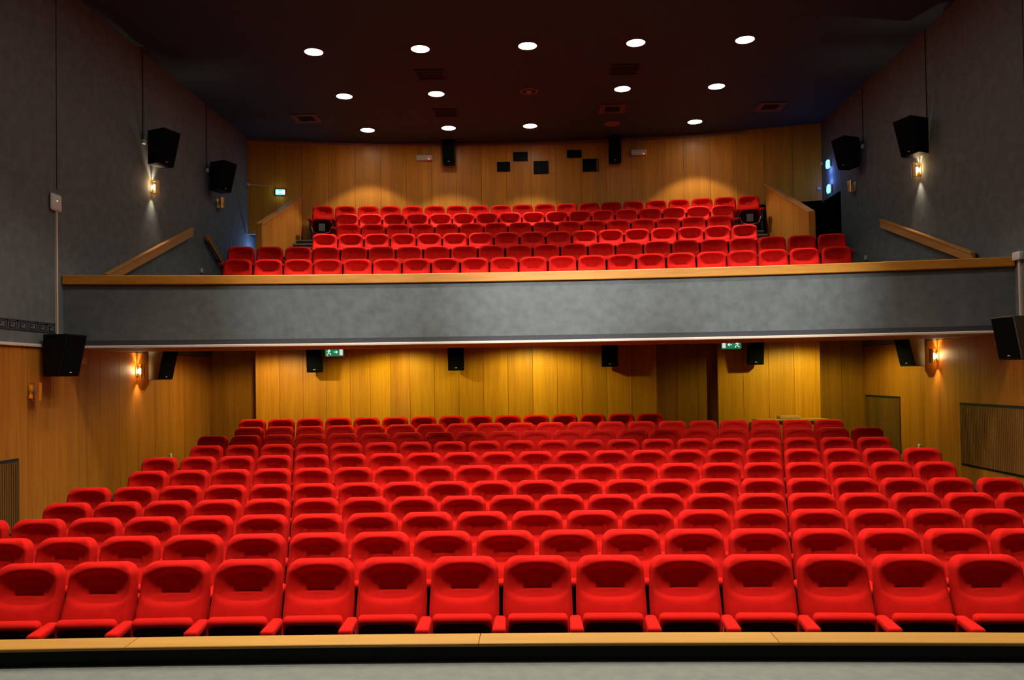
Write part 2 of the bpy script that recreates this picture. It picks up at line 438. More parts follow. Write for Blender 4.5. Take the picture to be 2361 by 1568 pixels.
# upper back wall: curved, of tall oak panels; black projection ports are framed over it
BXC, BYC, BR = -0.2, 20.66, 26.0
wb = bpy.data.objects.new('wall_back_upper', None); COL.objects.link(wb); wb['kind'] = 'structure'
pp = arc_path(BXC, BYC, BR, XL - 0.05, XR + 0.05, 30)
link('backing', sweep_me('bk', [(-0.03, E + 4.18), (-0.3, E + 4.18), (-0.3, ZC), (-0.03, ZC)], pp), M['void'], wb)
pp = arc_path(BXC, BYC, BR, XL - 0.05, -6.0, 4)
link('backing', sweep_me('bk', [(-0.03, E + 3.66), (-0.3, E + 3.66), (-0.3, E + 4.18), (-0.03, E + 4.18)], pp), M['void'], wb)
pp = arc_path(BXC, BYC, BR, -6.0, 5.55, 30)
link('backing', sweep_me('bk', [(-0.03, E + 3.0), (-0.3, E + 3.0), (-0.3, E + 4.18), (-0.03, E + 4.18)], pp), M['void'], wb)
NP = 22; pw = (XR - XL) / NP
def back_panel(x0, x1, z0, z1, nm='panel'):
    ya, yb = arc_y(x0, BXC, BYC, BR), arc_y(x1, BXC, BYC, BR)
    ang = math.atan2(yb - ya, x1 - x0); L_ = math.hypot(x1 - x0, yb - ya)
    me = box_me('panel', 0.003, L_ - 0.003, 0, 0.03, z0 - z1, 0)
    return link(nm, me, M['acoustic'], wb, (x0, ya, z1), rot=(0, 0, ang))
for i in range(NP):
    x0 = XL + i * pw; x1 = x0 + pw
    zb = E + 3.0
    if x1 > 5.6: zb = E + 4.18
    if x0 < -6.0: zb = E + 3.66
    back_panel(x0, x1, zb, ZC)
# white cable trunking along the top of the back wall
pp = arc_path(BXC, BYC, BR, XL, 5.2, 30)
link('trim_back_upper', sweep_me('tr', [(0.03, ZC - 0.085), (0.03, ZC - 0.04), (0.0, ZC - 0.04), (0.0, ZC - 0.085)], pp), simple('trunking', (0.30, 0.16, 0.10), 0.6), kind='structure')
# dark vestibules behind the corner doors
for nm, x0, x1, zt_, zb_ in (('door_1', XL, -5.9, E + 3.66, E + 1.55), ('door_2', 5.5, XR + 1.0, E + 4.18, E + 1.55)):
    r = bpy.data.objects.new(nm, None); COL.objects.link(r); r['kind'] = 'structure'
    link('vestibule_wall', box_me('v', x0 - 0.2, x1 + 0.2, 21.0, 21.1, zb_, zt_ + 0.3), M['void'], r)
    link('vestibule_floor', box_me('v', x0 - 0.2, x1 + 0.2, 19.3, 21.1, zb_ - 0.1, zb_), M['void'], r)
link('wall_vestibule', box_me('v', XR + 1.0, XR + 1.1, 17.5, 21.1, E + 1.4, E + 4.5), M['void'], kind='structure')
link('ceiling_vestibule', box_me('v', XR + 0.31, XR + 1.1, 17.5, 21.1, E + 4.3, E + 4.4), M['void'], kind='structure')
# pale jamb and blue door leaf glimpsed at the left
dl = bpy.data.objects['door_1']
lamp('vestibule_lamp', 'POINT', (-6.8, 19.8, E + 3.3), 12, (0.25, 0.45, 1.0), size=0.05)
link('door_leaf', box_me('dlf', -7.05, -6.1, 20.25, 20.3, E + 1.55, E + 3.6), simple('blue_door', (0.05, 0.10, 0.30), 0.5), dl)
link('door_leaf', box_me('dlf', 6.10, 6.85, 20.3, 20.34, E + 1.55, E + 4.1), simple('dark_blue_door', (0.02, 0.03, 0.06), 0.4), bpy.data.objects['door_2'])
link('door_head', box_me('dh', XL, -6.0, 19.55, 19.6, E + 3.63, E + 3.66), M['white'], dl)

# lower back wall: bays at different depths
lb = bpy.data.objects.new('wall_back_lower', None); COL.objects.link(lb); lb['kind'] = 'structure'
link('backing', box_me('bk', XL, XR, 17.6, 18.1, 0, E + 0.9), M['void'], lb)
def bay(p0, p1, y0, y1, mat, n, zb=0.9):
    a, b = at_y(p0, 850, y0), at_y(p1, 850, y1)
    if p0 == 487: a.x = XL
    if p1 == 1995: b.x = XR
    for i in range(n):
        q0 = a.lerp(b, i / n); q1 = a.lerp(b, (i + 1) / n)
        ang = math.atan2(q1.y - q0.y, q1.x - q0.x); L_ = math.hypot(q1.x - q0.x, q1.y - q0.y)
        link('panel', box_me('panel', 0.003, L_ - 0.003, 0, 0.03, -(E + 0.8 - zb), 0), M[mat], lb, (q0.x, q0.y, E + 0.80), rot=(0, 0, ang))
    return a, b
segs = [(487, 590, 17.45, 17.45, 'shaded_wood', 2), (590, 807, 16.75, 16.75, 'acoustic', 4), (807, 900, 16.75, 16.6, 'acoustic', 2),
        (900, 945, 16.6, 16.45, 'wall_wood', 1), (945, 1513, 16.45, 16.45, 'acoustic', 10), (1513, 1655, 16.95, 16.95, 'shaded_wood', 3),
        (1655, 1890, 16.8, 16.8, 'acoustic', 4), (1890, 1995, 17.45, 17.45, 'shaded_wood', 2)]
prev = None
for sgm in segs:
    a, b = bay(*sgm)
    if prev is not None and abs(prev.y - a.y) > 0.02:
        p_, q_ = (prev, a) if prev.y < a.y else (a, prev)      # from the proud bay back to the deep one
        ln = math.hypot(q_.x - p_.x, q_.y - p_.y) + 0.03
        link('return_panel', box_me('rp', 0, ln, -0.008, 0.008, -(E - 0.1), 0), M['wall_wood'], lb, (p_.x, p_.y + 0.002, E + 0.8), rot=(0, 0, math.atan2(q_.y - p_.y, q_.x - p_.x)))
    prev = b
# slatted grilles let into the lower side walls
def slats(par, X, s, y0, y1, z0, z1):
    bk = box_me('slat_back', *( (X, X + 0.008) if s > 0 else (X - 0.008, X)), y0, y1, z0, z1)
    g = link('slat_back', bk, M['void'], par)
    bm = bmesh.new(); y = y0 + 0.01
    while y < y1 - 0.03:
        a, b = (X + 0.008, X + 0.03) if s > 0 else (X - 0.03, X - 0.008)
        bm_box(bm, a, b, y, y + 0.030, z0 + 0.035, z1 - 0.045); y += 0.046
    o = link('slat_strip', finish(bm, 'sl'), M['slat_wood'], g); o['kind'] = 'stuff'
slats(wr, XR, -1, 10.0, 13.53, E - 1.52, E - 0.50)
slats(wr, XR, -1, 15.72, 17.36, E - 1.54, E - 0.45)
slats(wl, XL, 1, 8.4, 10.85, E - 2.0, E - 0.98)

# ------------------------------------------------------------------ balcony front
bf = bpy.data.objects.new('wall_balcony_front', None); COL.objects.link(bf); bf['kind'] = 'structure'
path = arc_path(-0.1, 12.55, 39.0, XL, XR, 48)
link('parapet', sweep_me('pa', [(0, E + 0.66), (0, E + 1.50), (-0.18, E + 1.50), (-0.18, E + 0.80), (-0.18, E + 0.66)], path), M['plaster'], bf)
link('frieze', sweep_me('fz', [(0.006, E + 0.59), (0.010, E + 0.668), (-0.1, E + 0.668), (-0.1, E + 0.59)], path), M['frieze'], bf)
link('moulding', sweep_me('md', [(0.015, E + 0.548), (0.035, E + 0.556), (0.035, E + 0.582), (0.02, E + 0.592), (-0.1, E + 0.592), (-0.1, E + 0.548)], path), M['cream'], bf)
rail = link('balcony_rail', sweep_me('rl', [(0.045, E + 1.512), (0.05, E + 1.52), (0.05, E + 1.64), (0.04, E + 1.65), (-0.21, E + 1.65), (-0.22, E + 1.64), (-0.22, E + 1.505), (0.0, E + 1.505)], arc_path(-0.1, 12.55, 39.0, XL + 0.01, XR - 0.01, 48)), M['rail_wood'])
tag(rail, 'long curved oak capping rail along the top of the grey balcony front', 'rail')

# ------------------------------------------------------------------ theatre seat
def smooth(a, b, x):
    t = min(1, max(0, (x - a) / (b - a))); return t * t * (3 - 2 * t)
def lerp_tab(tab, z):
    for (z0, p0), (z1, p1) in zip(tab, tab[1:]):
        if z <= z1:
            t = (z - z0) / (z1 - z0); return p0 + (p1 - p0) * max(0, t)
    return tab[-1][1]
RECL = 0.22
def backrest_me():
    zs = [0.36, 0.42, 0.48, 0.54, 0.58, 0.61, 0.635, 0.652, 0.666, 0.68, 0.694, 0.706, 0.714, 0.719, 0.73, 0.745, 0.76, 0.78, 0.80, 0.82, 0.84, 0.855, 0.868, 0.88, 0.891, 0.902, 0.912, 0.922, 0.932, 0.94, 0.946, 0.95]
    us = [-1, -.985, -.96, -.92, -.87, -.81, -.75, -.68, -.6, -.52, -.46, -.43, -.40, -.37, -.28, -.14, 0]
    us = us + [-u for u in reversed(us[:-1])]
    W, r = 0.260, 0.098
    frame = [(0.36, .080), (0.54, .076), (0.60, .066), (0.66, .050), (0.72, .040), (0.88, .036), (0.925, .024), (0.942, .010), (0.95, -0.01)]
    pocket = lambda u, z: 0.020 * (1 - smooth(.37, .46, abs(u))) * smooth(.714, .719, z) * (1 - smooth(.78, .86, z))
    vs, fs = [], []
    for z in zs:
        dz = max(0, z - (0.95 - r)); hw = W - 0.010 * smooth(0.62, 0.95, z) - (r - math.sqrt(max(0, r * r - dz * dz)))
        for u in us:
            a = abs(u)
            rho = ((a / 0.98) ** 2.8 + (abs(z - 0.780) / 0.146) ** 2.8) ** (1 / 2.8)
            p = lerp_tab(frame, z) - 0.066 * (1 - smooth(.50, 1.0, rho)) - pocket(u, z)
            p -= 0.045 * smooth(.86, 1.0, a) ** 1.6             # rounded flanks
            y = -(0.95 - z) * RECL - p
            vs.append((u * hw, y, z))
    n = len(us)
    for j in range(len(zs) - 1):
        for i in range(n - 1):
            fs.append((j * n + i, j * n + i + 1, (j + 1) * n + i + 1, (j + 1) * n + i))
    # rear rim so that the pad has thickness
    base = len(vs); ring = [j * n for j in range(len(zs) - 1)] + [(len(zs) - 1) * n + i for i in range(n)] + [j * n + n - 1 for j in reversed(range(len(zs) - 1))]
    for idx in ring:
        x, y, z = vs[idx]; vs.append((x, -(0.95 - z) * RECL + 0.058, z))
    for k in range(len(ring) - 1): fs.append((ring[k], ring[k + 1], base + k + 1, base + k))
    return mesh('backrest', vs, fs, True)
def outline(W, z0, z1, r, n=6):
    pts = [(-W, z0), (W, z0)]
    for k in range(n + 1):
        a = PI / 2 * k / n; pts.append((W - r + r * math.cos(a), z1 - r + r * math.sin(a)))
    for k in range(n + 1):
        a = PI / 2 + PI / 2 * k / n; pts.append((-W + r + r * math.cos(a), z1 - r + r * math.sin(a)))
    return pts
def shell_me():
    bm = bmesh.new(); pts = outline(0.25, 0.30, 0.942, 0.09)
    v0 = [bm.verts.new((x, -(0.95 - z) * RECL + 0.058, z)) for x, z in pts]
    v1 = [bm.verts.new((x * .96, -(0.95 - z) * RECL + 0.080, z)) for x, z in pts]
    bm.faces.new(v0); bm.faces.new(v1[::-1]); n = len(pts)
    for i in range(n): bm.faces.new((v0[i], v0[(i + 1) % n], v1[(i + 1) % n], v1[i]))
    return finish(bm, 'shell')
TILT = math.radians(-68)                     # the seat springs up, its front edge on top
HINGE = Vector((0, -0.165, 0.205))
def cushion_me():
    bm = bmesh.new(); bm_box(bm, -0.218, 0.218, -0.40, 0.0, 0.0, 0.088)
    bmesh.ops.recalc_face_normals(bm, faces=bm.faces)
    bmesh.ops.bevel(bm, geom=bm.edges[:], offset=0.036, segments=4, profile=0.5, affect='EDGES')
    bmesh.ops.transform(bm, matrix=Matrix.Translation(HINGE) @ Matrix.Rotation(TILT, 4, 'X'), verts=bm.verts)
    return finish(bm, 'cushion', True)
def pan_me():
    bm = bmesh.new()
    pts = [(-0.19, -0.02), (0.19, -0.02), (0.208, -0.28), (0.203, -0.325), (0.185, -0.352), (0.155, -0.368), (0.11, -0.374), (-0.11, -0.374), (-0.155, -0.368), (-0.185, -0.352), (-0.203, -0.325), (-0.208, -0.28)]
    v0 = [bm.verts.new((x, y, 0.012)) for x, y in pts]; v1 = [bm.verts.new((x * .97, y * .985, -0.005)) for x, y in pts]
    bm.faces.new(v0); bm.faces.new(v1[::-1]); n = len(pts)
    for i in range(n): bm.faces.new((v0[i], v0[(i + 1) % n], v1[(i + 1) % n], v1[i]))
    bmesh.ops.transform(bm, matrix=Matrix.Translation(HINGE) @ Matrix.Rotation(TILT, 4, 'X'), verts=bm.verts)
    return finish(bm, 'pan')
def armrest_me():
    bm = bmesh.new(); bm_box(bm, -0.050, 0.050, -0.47, -0.185, 0.505, 0.570)
    for v in bm.verts:
        if v.co.y < -0.4: v.co.z -= 0.015
        if v.co.y > -0.3: v.co.x *= 0.8
    bmesh.ops.recalc_face_normals(bm, faces=bm.faces)
    bmesh.ops.bevel(bm, geom=bm.edges[:], offset=0.022, segments=3, profile=0.5, affect='EDGES')
    return finish(bm, 'armrest', True)
def stand_me():
    bm = bmesh.new()
    bm_box(bm, -0.02, 0.02, -0.42, -0.20, 0.30, 0.515); bm_box(bm, -0.018, 0.018, -0.28, -0.14, 0.03, 0.32)
    bm_box(bm, -0.035, 0.035, -0.36, 0.02, 0.0, 0.03)
    return finish(bm, 'standard')
SEATP = 0.55
seat_parts = [('backrest', backrest_me(), M['red'], 0), ('back_shell', shell_me(), M['shell'], 0),
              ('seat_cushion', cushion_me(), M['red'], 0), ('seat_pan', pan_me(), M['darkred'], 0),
              ('armrest', armrest_me(), M['red'], SEATP / 2), ('standard', stand_me(), M['shell'], SEATP / 2)]
proto = empty('theatre_seat', (0, 0, 0), 'x', 'seat')
protoparts = [link(n, me, m, proto, (dx, 0, 0)) for n, me, m, dx in seat_parts]
ORD = ['', 'second', 'third', 'fourth', 'fifth', 'sixth', 'seventh', 'eighth', 'ninth', 'tenth', 'eleventh']
def seat_label(i, n, row):
    if i == 0: return f'red velvet tip-up seat at the left end of the {row}'
    if i == n - 1: return f'red velvet tip-up seat at the right end of the {row}'
    if n % 2 and i == n // 2: return f'red velvet tip-up seat in the exact middle of the {row}'
    if i < n / 2: return f'red velvet tip-up seat, {ORD[i]} from the left end of the {row}'
    return f'red velvet tip-up seat, {ORD[n - 1 - i]} from the right end of the {row}'
first = True
for row, n, D, zt_, s0 in ROWS:
    k, xc = (KL, XCL) if 'stalls' in row else (KU, XCU)
    for i in range(n):
        th = (s0 + i * SEATP - xc) * k
        loc = (xc + math.sin(th) / k, D - (1 - math.cos(th)) / k, E + zt_ - HS)
        if first:
            o, parts = proto, protoparts; first = False
        else:
            o = proto.copy(); COL.objects.link(o); parts = []
            for p in protoparts:
                c = p.copy(); c.parent = o; COL.objects.link(c); parts.append(c)
        o.location = loc; o.rotation_euler = (0, 0, -th + random.uniform(-.012, .012))
        if i == 0:
            for p in (parts[4], parts[5]):
                c = p.copy(); c.parent = o; c.location = (-SEATP / 2, 0, 0); COL.objects.link(c)
        parts[2].rotation_euler.x = 0
        o['label'] = seat_label(i, n, row); o['category'] = 'seat'; o['group'] = 'red seats of the ' + row
        if row == 'rear balcony row' and i in (0, n - 1):
            bm = bmesh.new(); bm_box(bm, -0.07, 0.07, -0.36, -0.27, 0.26, 0.44)
            link('underseat_box', finish(bm, 'ub'), M['grey_box'], o)
            link('chrome_bar', tube_me('cb', [(-.24, -.42, .36), (-.2, -.44, .22), (-.08, -.45, .18), (.08, -.45, .18), (.2, -.44, .22), (.24, -.42, .36)], 0.009), M['chrome'], o)

# ------------------------------------------------------------------ guards and handrails
def guard(name, X, ya, za, yb, zb, ts, lab):
    r = empty(name, (X, ya, E + 1.6), lab, 'guard')
    o = (-X, -ya, -(E + 1.6))
    poly = [(ya, E + 1.55), (yb, E + 1.55), (yb, E + zb), (ya, E + za)]
    link('guard_panel', prism_me('gp', poly, 'x', X - 0.05, X + 0.05), M['guard_wood'], r, o)
    d = Vector((yb - ya, zb - za)).normalized(); nrm = (-d.y, d.x)
    cap = [(ya - .02, E + za - .01), (yb, E + zb - .01), (yb + nrm[0] * .03, E + zb + nrm[1] * .03), (ya - .02 + nrm[0] * .03, E + za + nrm[1] * .03)]
    link('cap', prism_me('cp', cap, 'x', X - 0.07, X + 0.07), M['hand_wood'], r, o)
    link('end_post', box_me('ep', X - 0.065, X + 0.065, ya - 0.06, ya + 0.02, E + 1.55, E + za), M['guard_wood'], r, o)
guard('stair_guard', -5.85, 16.95, 3.34, 19.90, 4.58, 1, 'tall orange oak stair guard left of the balcony seats, sloping top')
guard('stair_guard', 5.62, 16.7, 3.30, 19.75, 4.60, -1, 'tall orange oak stair guard right of the balcony seats, sloping top')
def handrail(X, s, ya, za, yb, zb, lab, h=0.15):
    r = empty('handrail', (X, ya, E + za), lab, 'handrail', None)
    o = (-X, -ya, -(E + za))
    a, b = (X + 0.05, X + 0.11) if s > 0 else (X - 0.11, X - 0.05)
    poly = [(ya, E + za - h), (yb, E + zb - h), (yb, E + zb), (ya, E + za)]
    link('rail_board', prism_me('hr', poly, 'x', a, b, 0.008), M['hand_wood'], r, o)
    poly = [(ya, E + za - .01), (yb, E + zb - .01), (yb, E + zb + .025), (ya, E + za + .025)]
    a2, b2 = (X + 0.03, X + 0.125) if s > 0 else (X - 0.125, X - 0.03)
    link('rail_cap', prism_me('hc', poly, 'x', a2, b2, 0.006), M['hand_wood'], r, o)
    for t in (.12, .5, .88):
        y = ya + (yb - ya) * t; z = E + za + (zb - za) * t - h / 2
        xa, xb = (X, X + .06) if s > 0 else (X - .06, X)
        link('bracket', box_me('b', xa, xb, y - .02, y + .02, z - .02, z + .02), M['metal'], r, o)
handrail(XL, 1, 12.95, 1.78, 16.3, 3.16, 'pale oak handrail on the left grey wall, rising behind the balcony rail')
handrail(XR, -1, 12.85, 1.84, 16.2, 3.02, 'pale oak handrail on the right grey wall, rising from the balcony rail')
handrail(XL, 1, 17.05, 3.16, 18.5, 2.38, 'short oak handrail on the left wall descending towards the corner door', 0.09)
lw = empty('low_wall', at_y(466, 636, 13.3), 'low black barrier with a small wooden end behind the balcony rail', 'barrier')
lw.location.z = E + 0.95
link('barrier_top', box_me('bt', -0.30, 0.42, 0, 0.08, 0.0, 0.715), M['black'], lw)
link('wooden_end', box_me('be', -0.36, -0.30, -0.01, 0.09, 0.0, 0.73), M['hand_wood'], lw)

# ------------------------------------------------------------------ ceiling fittings
def ring_me(r0, r1, z0, z1, n=28):
    vs, fs = [], []
    for k in range(n):
        a = 2 * PI * k / n; c, s = math.cos(a), math.sin(a)
        vs += [(r0 * c, r0 * s, z1), (r0 * c, r0 * s, z0), (r1 * c, r1 * s, z0), (r1 * c, r1 * s, z1)]
    for k in range(n):
        a = 4 * k; b = 4 * ((k + 1) % n)
        for j in range(3): fs.append((a + j, a + j + 1, b + j + 1, b + j))
    return mesh('ring', vs, fs)
me_ring = ring_me(0.165, 0.182, -0.018, 0.0); me_lens = cyl_me('lens', (0, 0, -0.008), 0.166, 0.012, seg=28)
me_ring2 = ring_me(0.13, 0.182, -0.014, 0.0); me_core = cyl_me('core', (0, 0, -0.02), 0.05, 0.04, seg=14, r2=0.07)
posn = ['far left', 'second from left', 'middle', 'second from right', 'far right']
rown = {5: 'row nearest the stage', 6: 'middle row', 7: 'row nearest the back wall'}
for j, y in enumerate(DLY):
    for i, x in enumerate(DLX):
        on = (i, j) not in OFF
        if j < 5:
            continue
        lab = f'round lit ceiling downlight, {posn[i]} in the {rown[j]}'
        if (i, j) == (2, 6): lab = 'dark unlit round ceiling fitting with reddish ring in the middle row'
        if (i, j) == (3, 7): lab = 'dull reddish unlit ceiling disc above the right speaker on back wall'
        r = empty('ceiling_downlight', (x, y, ZC), lab, 'ceiling light', 'round downlights in the cinema ceiling')
        if on:
            link('lamp_ring', me_ring, M['ring'], r); link('lens', me_lens, M['lens'], r)
        elif (i, j) == (2, 6):
            link('lamp_ring', me_ring, M['lens_off'], r); link('lamp_core', me_core, M['lens_off'], r)
            link('lamp_well', cyl_me('well', (0, 0, -0.003), 0.166, 0.004, seg=28), M['vent'], r)
        else:
            link('lamp_ring', me_ring, M['ring'], r); link('lens', me_lens, M['lens_off'], r)
me_well = None
# fittings over the front of the hall, above the frame
for j in range(5):
    for i, x in enumerate(DLX):
        r = empty('ceiling_downlight', (x, DLY[j], ZC), f'round lit downlight above the picture, {posn[i]}, ceiling row {ORD[j + 1]} from the stage', 'ceiling light', 'downlights over the front stalls')
        link('lamp_ring', me_ring, M['ring'], r); link('lens', me_lens, M['lens'], r)
for tx, where in ((-3.3, 'left'), (0.2, 'centre'), (3.5, 'right')):  # housings for the added balcony lamps, overhead and out of view
    c = Vector((tx * 0.5, 3.2, ZC - 0.35)); q = (Vector((tx, 12.5, E + 1.4)) - c).to_track_quat('-Z', 'Y')
    r = empty('added_spotlight', c, f'unseen added black spotlight hung over the stage, {where} one of three', 'spotlight', 'added spotlights out of view')
    bm = bmesh.new(); bm_cyl(bm, (0, 0, 0.19), 0.09, 0.30, 'z', 16, 0.07); bmesh.ops.transform(bm, matrix=q.to_matrix().to_4x4(), verts=bm.verts)
    link('lamp_body', finish(bm, 'sb'), M['black'], r)
    link('yoke', box_me('yk', -0.015, 0.015, -0.17, -0.14, 0.0, 0.35), M['metal'], r)
def vent(u, v, w, d, mat, lab, framed=False):
    p = at_z(u, v, 6.05)
    r = empty('ceiling_vent', (p.x, p.y, ZC), lab, 'vent', 'vents in the dark ceiling')
    bm = bmesh.new(); t = 0.12 if framed else 0.04
    bm_box(bm, -w / 2, w / 2, -d / 2, -d / 2 + t, -0.02, 0); bm_box(bm, -w / 2, w / 2, d / 2 - t, d / 2, -0.02, 0)
    bm_box(bm, -w / 2, -w / 2 + t, -d / 2 + t, d / 2 - t, -0.02, 0); bm_box(bm, w / 2 - t, w / 2, -d / 2 + t, d / 2 - t, -0.02, 0)
    link('vent_frame', finish(bm, 'vf'), mat, r)
    link('vent_back', box_me('vb', -w / 2 + t, w / 2 - t, -d / 2 + t, d / 2 - t, -0.006, 0), M['vent'], r)
    n = 6; iw = d - 2 * t
    me = box_me('slat', -w / 2 + t, w / 2 - t, -0.008, 0.008, -0.018, -0.006)
    for k in range(n):
        link('slat', me, M['vent'], r, (0, -d / 2 + t + iw * (k + .5) / n, 0))
vent(993, 172, 0.60, 0.55, M['vent'], 'square black ceiling vent left of centre, nearer the stage')
vent(1440, 160, 0.60, 0.55, M['vent'], 'square black ceiling vent right of centre, below the fourth front light')
vent(1028, 260, 0.58, 0.55, M['vent'], 'square black ceiling vent above the left luminaire, farther back')
vent(1412, 250, 0.58, 0.58, M['ventred'], 'brown framed square ceiling vent in front of the unlit disc', True)
vent(706, 272, 0.60, 0.58, M['ventred'], 'brown framed square ceiling vent at the far left', True)
vent(1776, 245, 0.60, 0.58, M['ventred'], 'brown framed square ceiling vent at the far right', True)
# recessed lights under the balcony
for i, (x, y, c, e) in enumerate([(-5.35, 15.55, (1.0, 0.90, 0.42), 0.8), (-3.0, 15.45, (0.92, 1.0, 0.20), 0.95), (-0.15, 15.4, (0.94, 1.0, 0.22), 0.8), (5.35, 15.55, (0.92, 1.0, 0.20), 0.95)]):
    r = empty('soffit_light', (x, y, E + 0.80), ['lit recessed lamp under the balcony before the far left bay', 'lit recessed lamp under the balcony before the yellow lit panel', 'lit recessed lamp under the balcony before the middle of back wall', 'lit recessed lamp under the balcony before the right yellow bay'][i], 'ceiling light', 'recessed lamps under the balcony')
    link('lamp_ring', ring_me(0.08, 0.10, -0.012, 0), M['cream'], r)
    link('lens', cyl_me('l', (0, 0, -0.004), 0.081, 0.006), M['lens'], r)
    lamp('soffit_lamp', 'SPOT', (x, y, E + 0.77), BALC_W * e, c, size=0.05, cone=math.radians(165), blend=0.35)

# ------------------------------------------------------------------ loudspeakers
def speaker(loc, yaw, w, h, dt, db, lab, group, side='black', stand=0.12, pitch=0.0):
    """origin at the wall end of the bracket; front faces local -Y"""
    r = empty('loudspeaker', loc, lab, 'speaker', group, (0, 0, yaw))
    bm = bmesh.new(); hw = w / 2; bw = hw * 0.80
    T = [(-bw, -stand, h / 2), (bw, -stand, h / 2), (hw, -stand - dt, h / 2), (-hw, -stand - dt, h / 2)]
    B = [(-bw, -stand, -h / 2), (bw, -stand, -h / 2), (hw, -stand - db, -h / 2), (-hw, -stand - db, -h / 2)]
    v1 = [bm.verts.new(p) for p in T]; v0 = [bm.verts.new(p) for p in B]
    bm.faces.new(v1); bm.faces.new(v0[::-1])
    for i in range(4): bm.faces.new((v0[i], v0[(i + 1) % 4], v1[(i + 1) % 4], v1[i]))
    bmesh.ops.recalc_face_normals(bm, faces=bm.faces)
    bmesh.ops.bevel(bm, geom=bm.edges[:], offset=0.008, segments=1, affect='EDGES')
    link('cabinet', finish(bm, 'cab'), M[side], r)
    # grille follows the sloping front
    bm = bmesh.new(); g = hw - 0.018
    def fr(z): t = (z + h / 2) / h; return -stand - (db + (dt - db) * t)
    za, zb = -h / 2 + 0.02, h / 2 - 0.02
    q = [(-g, fr(za) - .012, za), (g, fr(za) - .012, za), (g, fr(zb) - .012, zb), (-g, fr(zb) - .012, zb)]
    q2 = [(x, y + .016, z) for x, y, z in q]
    va = [bm.verts.new(p) for p in q]; vb = [bm.verts.new(p) for p in q2]
    bm.faces.new(va); bm.faces.new(vb[::-1])
    for i in range(4): bm.faces.new((va[i], va[(i + 1) % 4], vb[(i + 1) % 4], vb[i]))
    gr = link('grille', finish(bm, 'gr'), M['grille'], r)
    zz = -h / 2 + 0.05
    link('badge', box_me('bd', -0.022, 0.022, fr(zz) - .017, fr(zz) - .012, zz, zz + 0.012), M['white'], gr)
    bm = bmesh.new(); bm_box(bm, -0.03, 0.03, -stand, -0.02, -0.03 + h * .2, 0.03 + h * .2); bm_box(bm, -0.06, 0.06, -0.02, 0.0, -0.08 + h * .2, 0.08 + h * .2)
    link('bracket', finish(bm, 'br'), M['metal'], r)
    return r
G1 = 'surround loudspeakers on the grey upper walls'
yl, yr = math.radians(72), math.radians(-72)
def wallspk(u, v, X, *a, **k):
    # speaker centre seen at (u, v): stands off the wall
    s = 1 if X < 0 else -1
    p = at_x(u, v, X + s * 0.30)
    p.x = X + s * 0.035; return speaker(p, *a, **k)
wallspk(379, 346, XL, yl, 0.42, 0.62, 0.42, 0.25, 'black wedge loudspeaker above the lit sconce on the upper left wall', G1, stand=0.10)
wallspk(515, 411, XL, yl, 0.42, 0.62, 0.42, 0.25, 'black wedge loudspeaker above the unlit sconce on the upper left wall', G1, stand=0.10)
wallspk(2100, 320, XR, yr, 0.42, 0.62, 0.42, 0.25, 'black wedge loudspeaker above the lit sconce on the upper right wall', G1, stand=0.10)
wallspk(1950, 356, XR, yr, 0.42, 0.62, 0.42, 0.25, 'black wedge loudspeaker above the unlit sconce on the upper right wall', G1, stand=0.10)
G2 = 'surround loudspeakers in the stalls'
wallspk(152, 820, XL, math.radians(84), 0.42, 0.60, 0.42, 0.28, 'large black loudspeaker at the left end of the balcony front', G2, stand=0.05)
wallspk(2334, 780, XR, math.radians(-79), 0.42, 0.60, 0.36, 0.24, 'large black loudspeaker at the right edge below the balcony', G2, 'greycab', stand=0.10)
wallspk(378, 838, XL, math.radians(79), 0.42, 0.60, 0.36, 0.22, 'loudspeaker with grey side, right of the lower left sconce', G2, 'greycab', stand=0.10)
wallspk(2095, 806, XR, math.radians(-79), 0.42, 0.60, 0.36, 0.22, 'loudspeaker with grey side, left of the lower right sconce', G2, 'greycab', stand=0.10)
G3 = 'loudspeakers on the back walls'
for u, v, Yb, lab in ((724, 826, 16.73, 'black loudspeaker on the lower back wall beside the left exit sign'),
                      (1051, 821, 16.43, 'black loudspeaker on the lower back wall, left of centre'),
                      (1406, 812, 16.43, 'black loudspeaker on the lower back wall, right of centre'),
                      (1743, 808, 16.78, 'black loudspeaker on the lower back wall beside the right exit sign')):
    p = at_y(u, v, Yb - 0.3); p.y = Yb; speaker(p, 0, 0.33, 0.58, 0.24, 0.17, lab, G3, stand=0.10)
for u, v, lab in ((1034, 348, 'black loudspeaker hung high on the upper back wall left of the ports'), (1418, 345, 'black loudspeaker hung high on the upper back wall right of the ports')):
    p = at_y(u, v, 20.25); p.y = arc_y(p.x, BXC, BYC, BR); speaker(p, 0, 0.32, 0.62, 0.26, 0.20, lab, G3, stand=0.08)
# thin cables up the plaster with small junction boxes
for u, v, X, lab in ((329, 327, XL, 'small white junction box beside the front left wall speaker'), (476, 393, XL, 'small white junction box beside the rear left wall speaker'),
                     (2138, 283, XR, 'small white junction box beside the front right wall speaker'), (1991, 338, XR, 'small white junction box beside the rear right wall speaker')):
    p = at_x(u, v, X); s = 1 if X < 0 else -1
    r = empty('junction_box', p, lab, 'junction box', 'junction boxes on the grey walls')
    link('box', box_me('jb', *sorted((0, s * 0.05)), -0.04, 0.04, -0.04, 0.04, 0.008, 1), M['white'], r)
    link('cable', box_me('cb', *sorted((0, s * 0.012)), -0.008, 0.008, 0.04, ZC - p.z), M['void'], r)

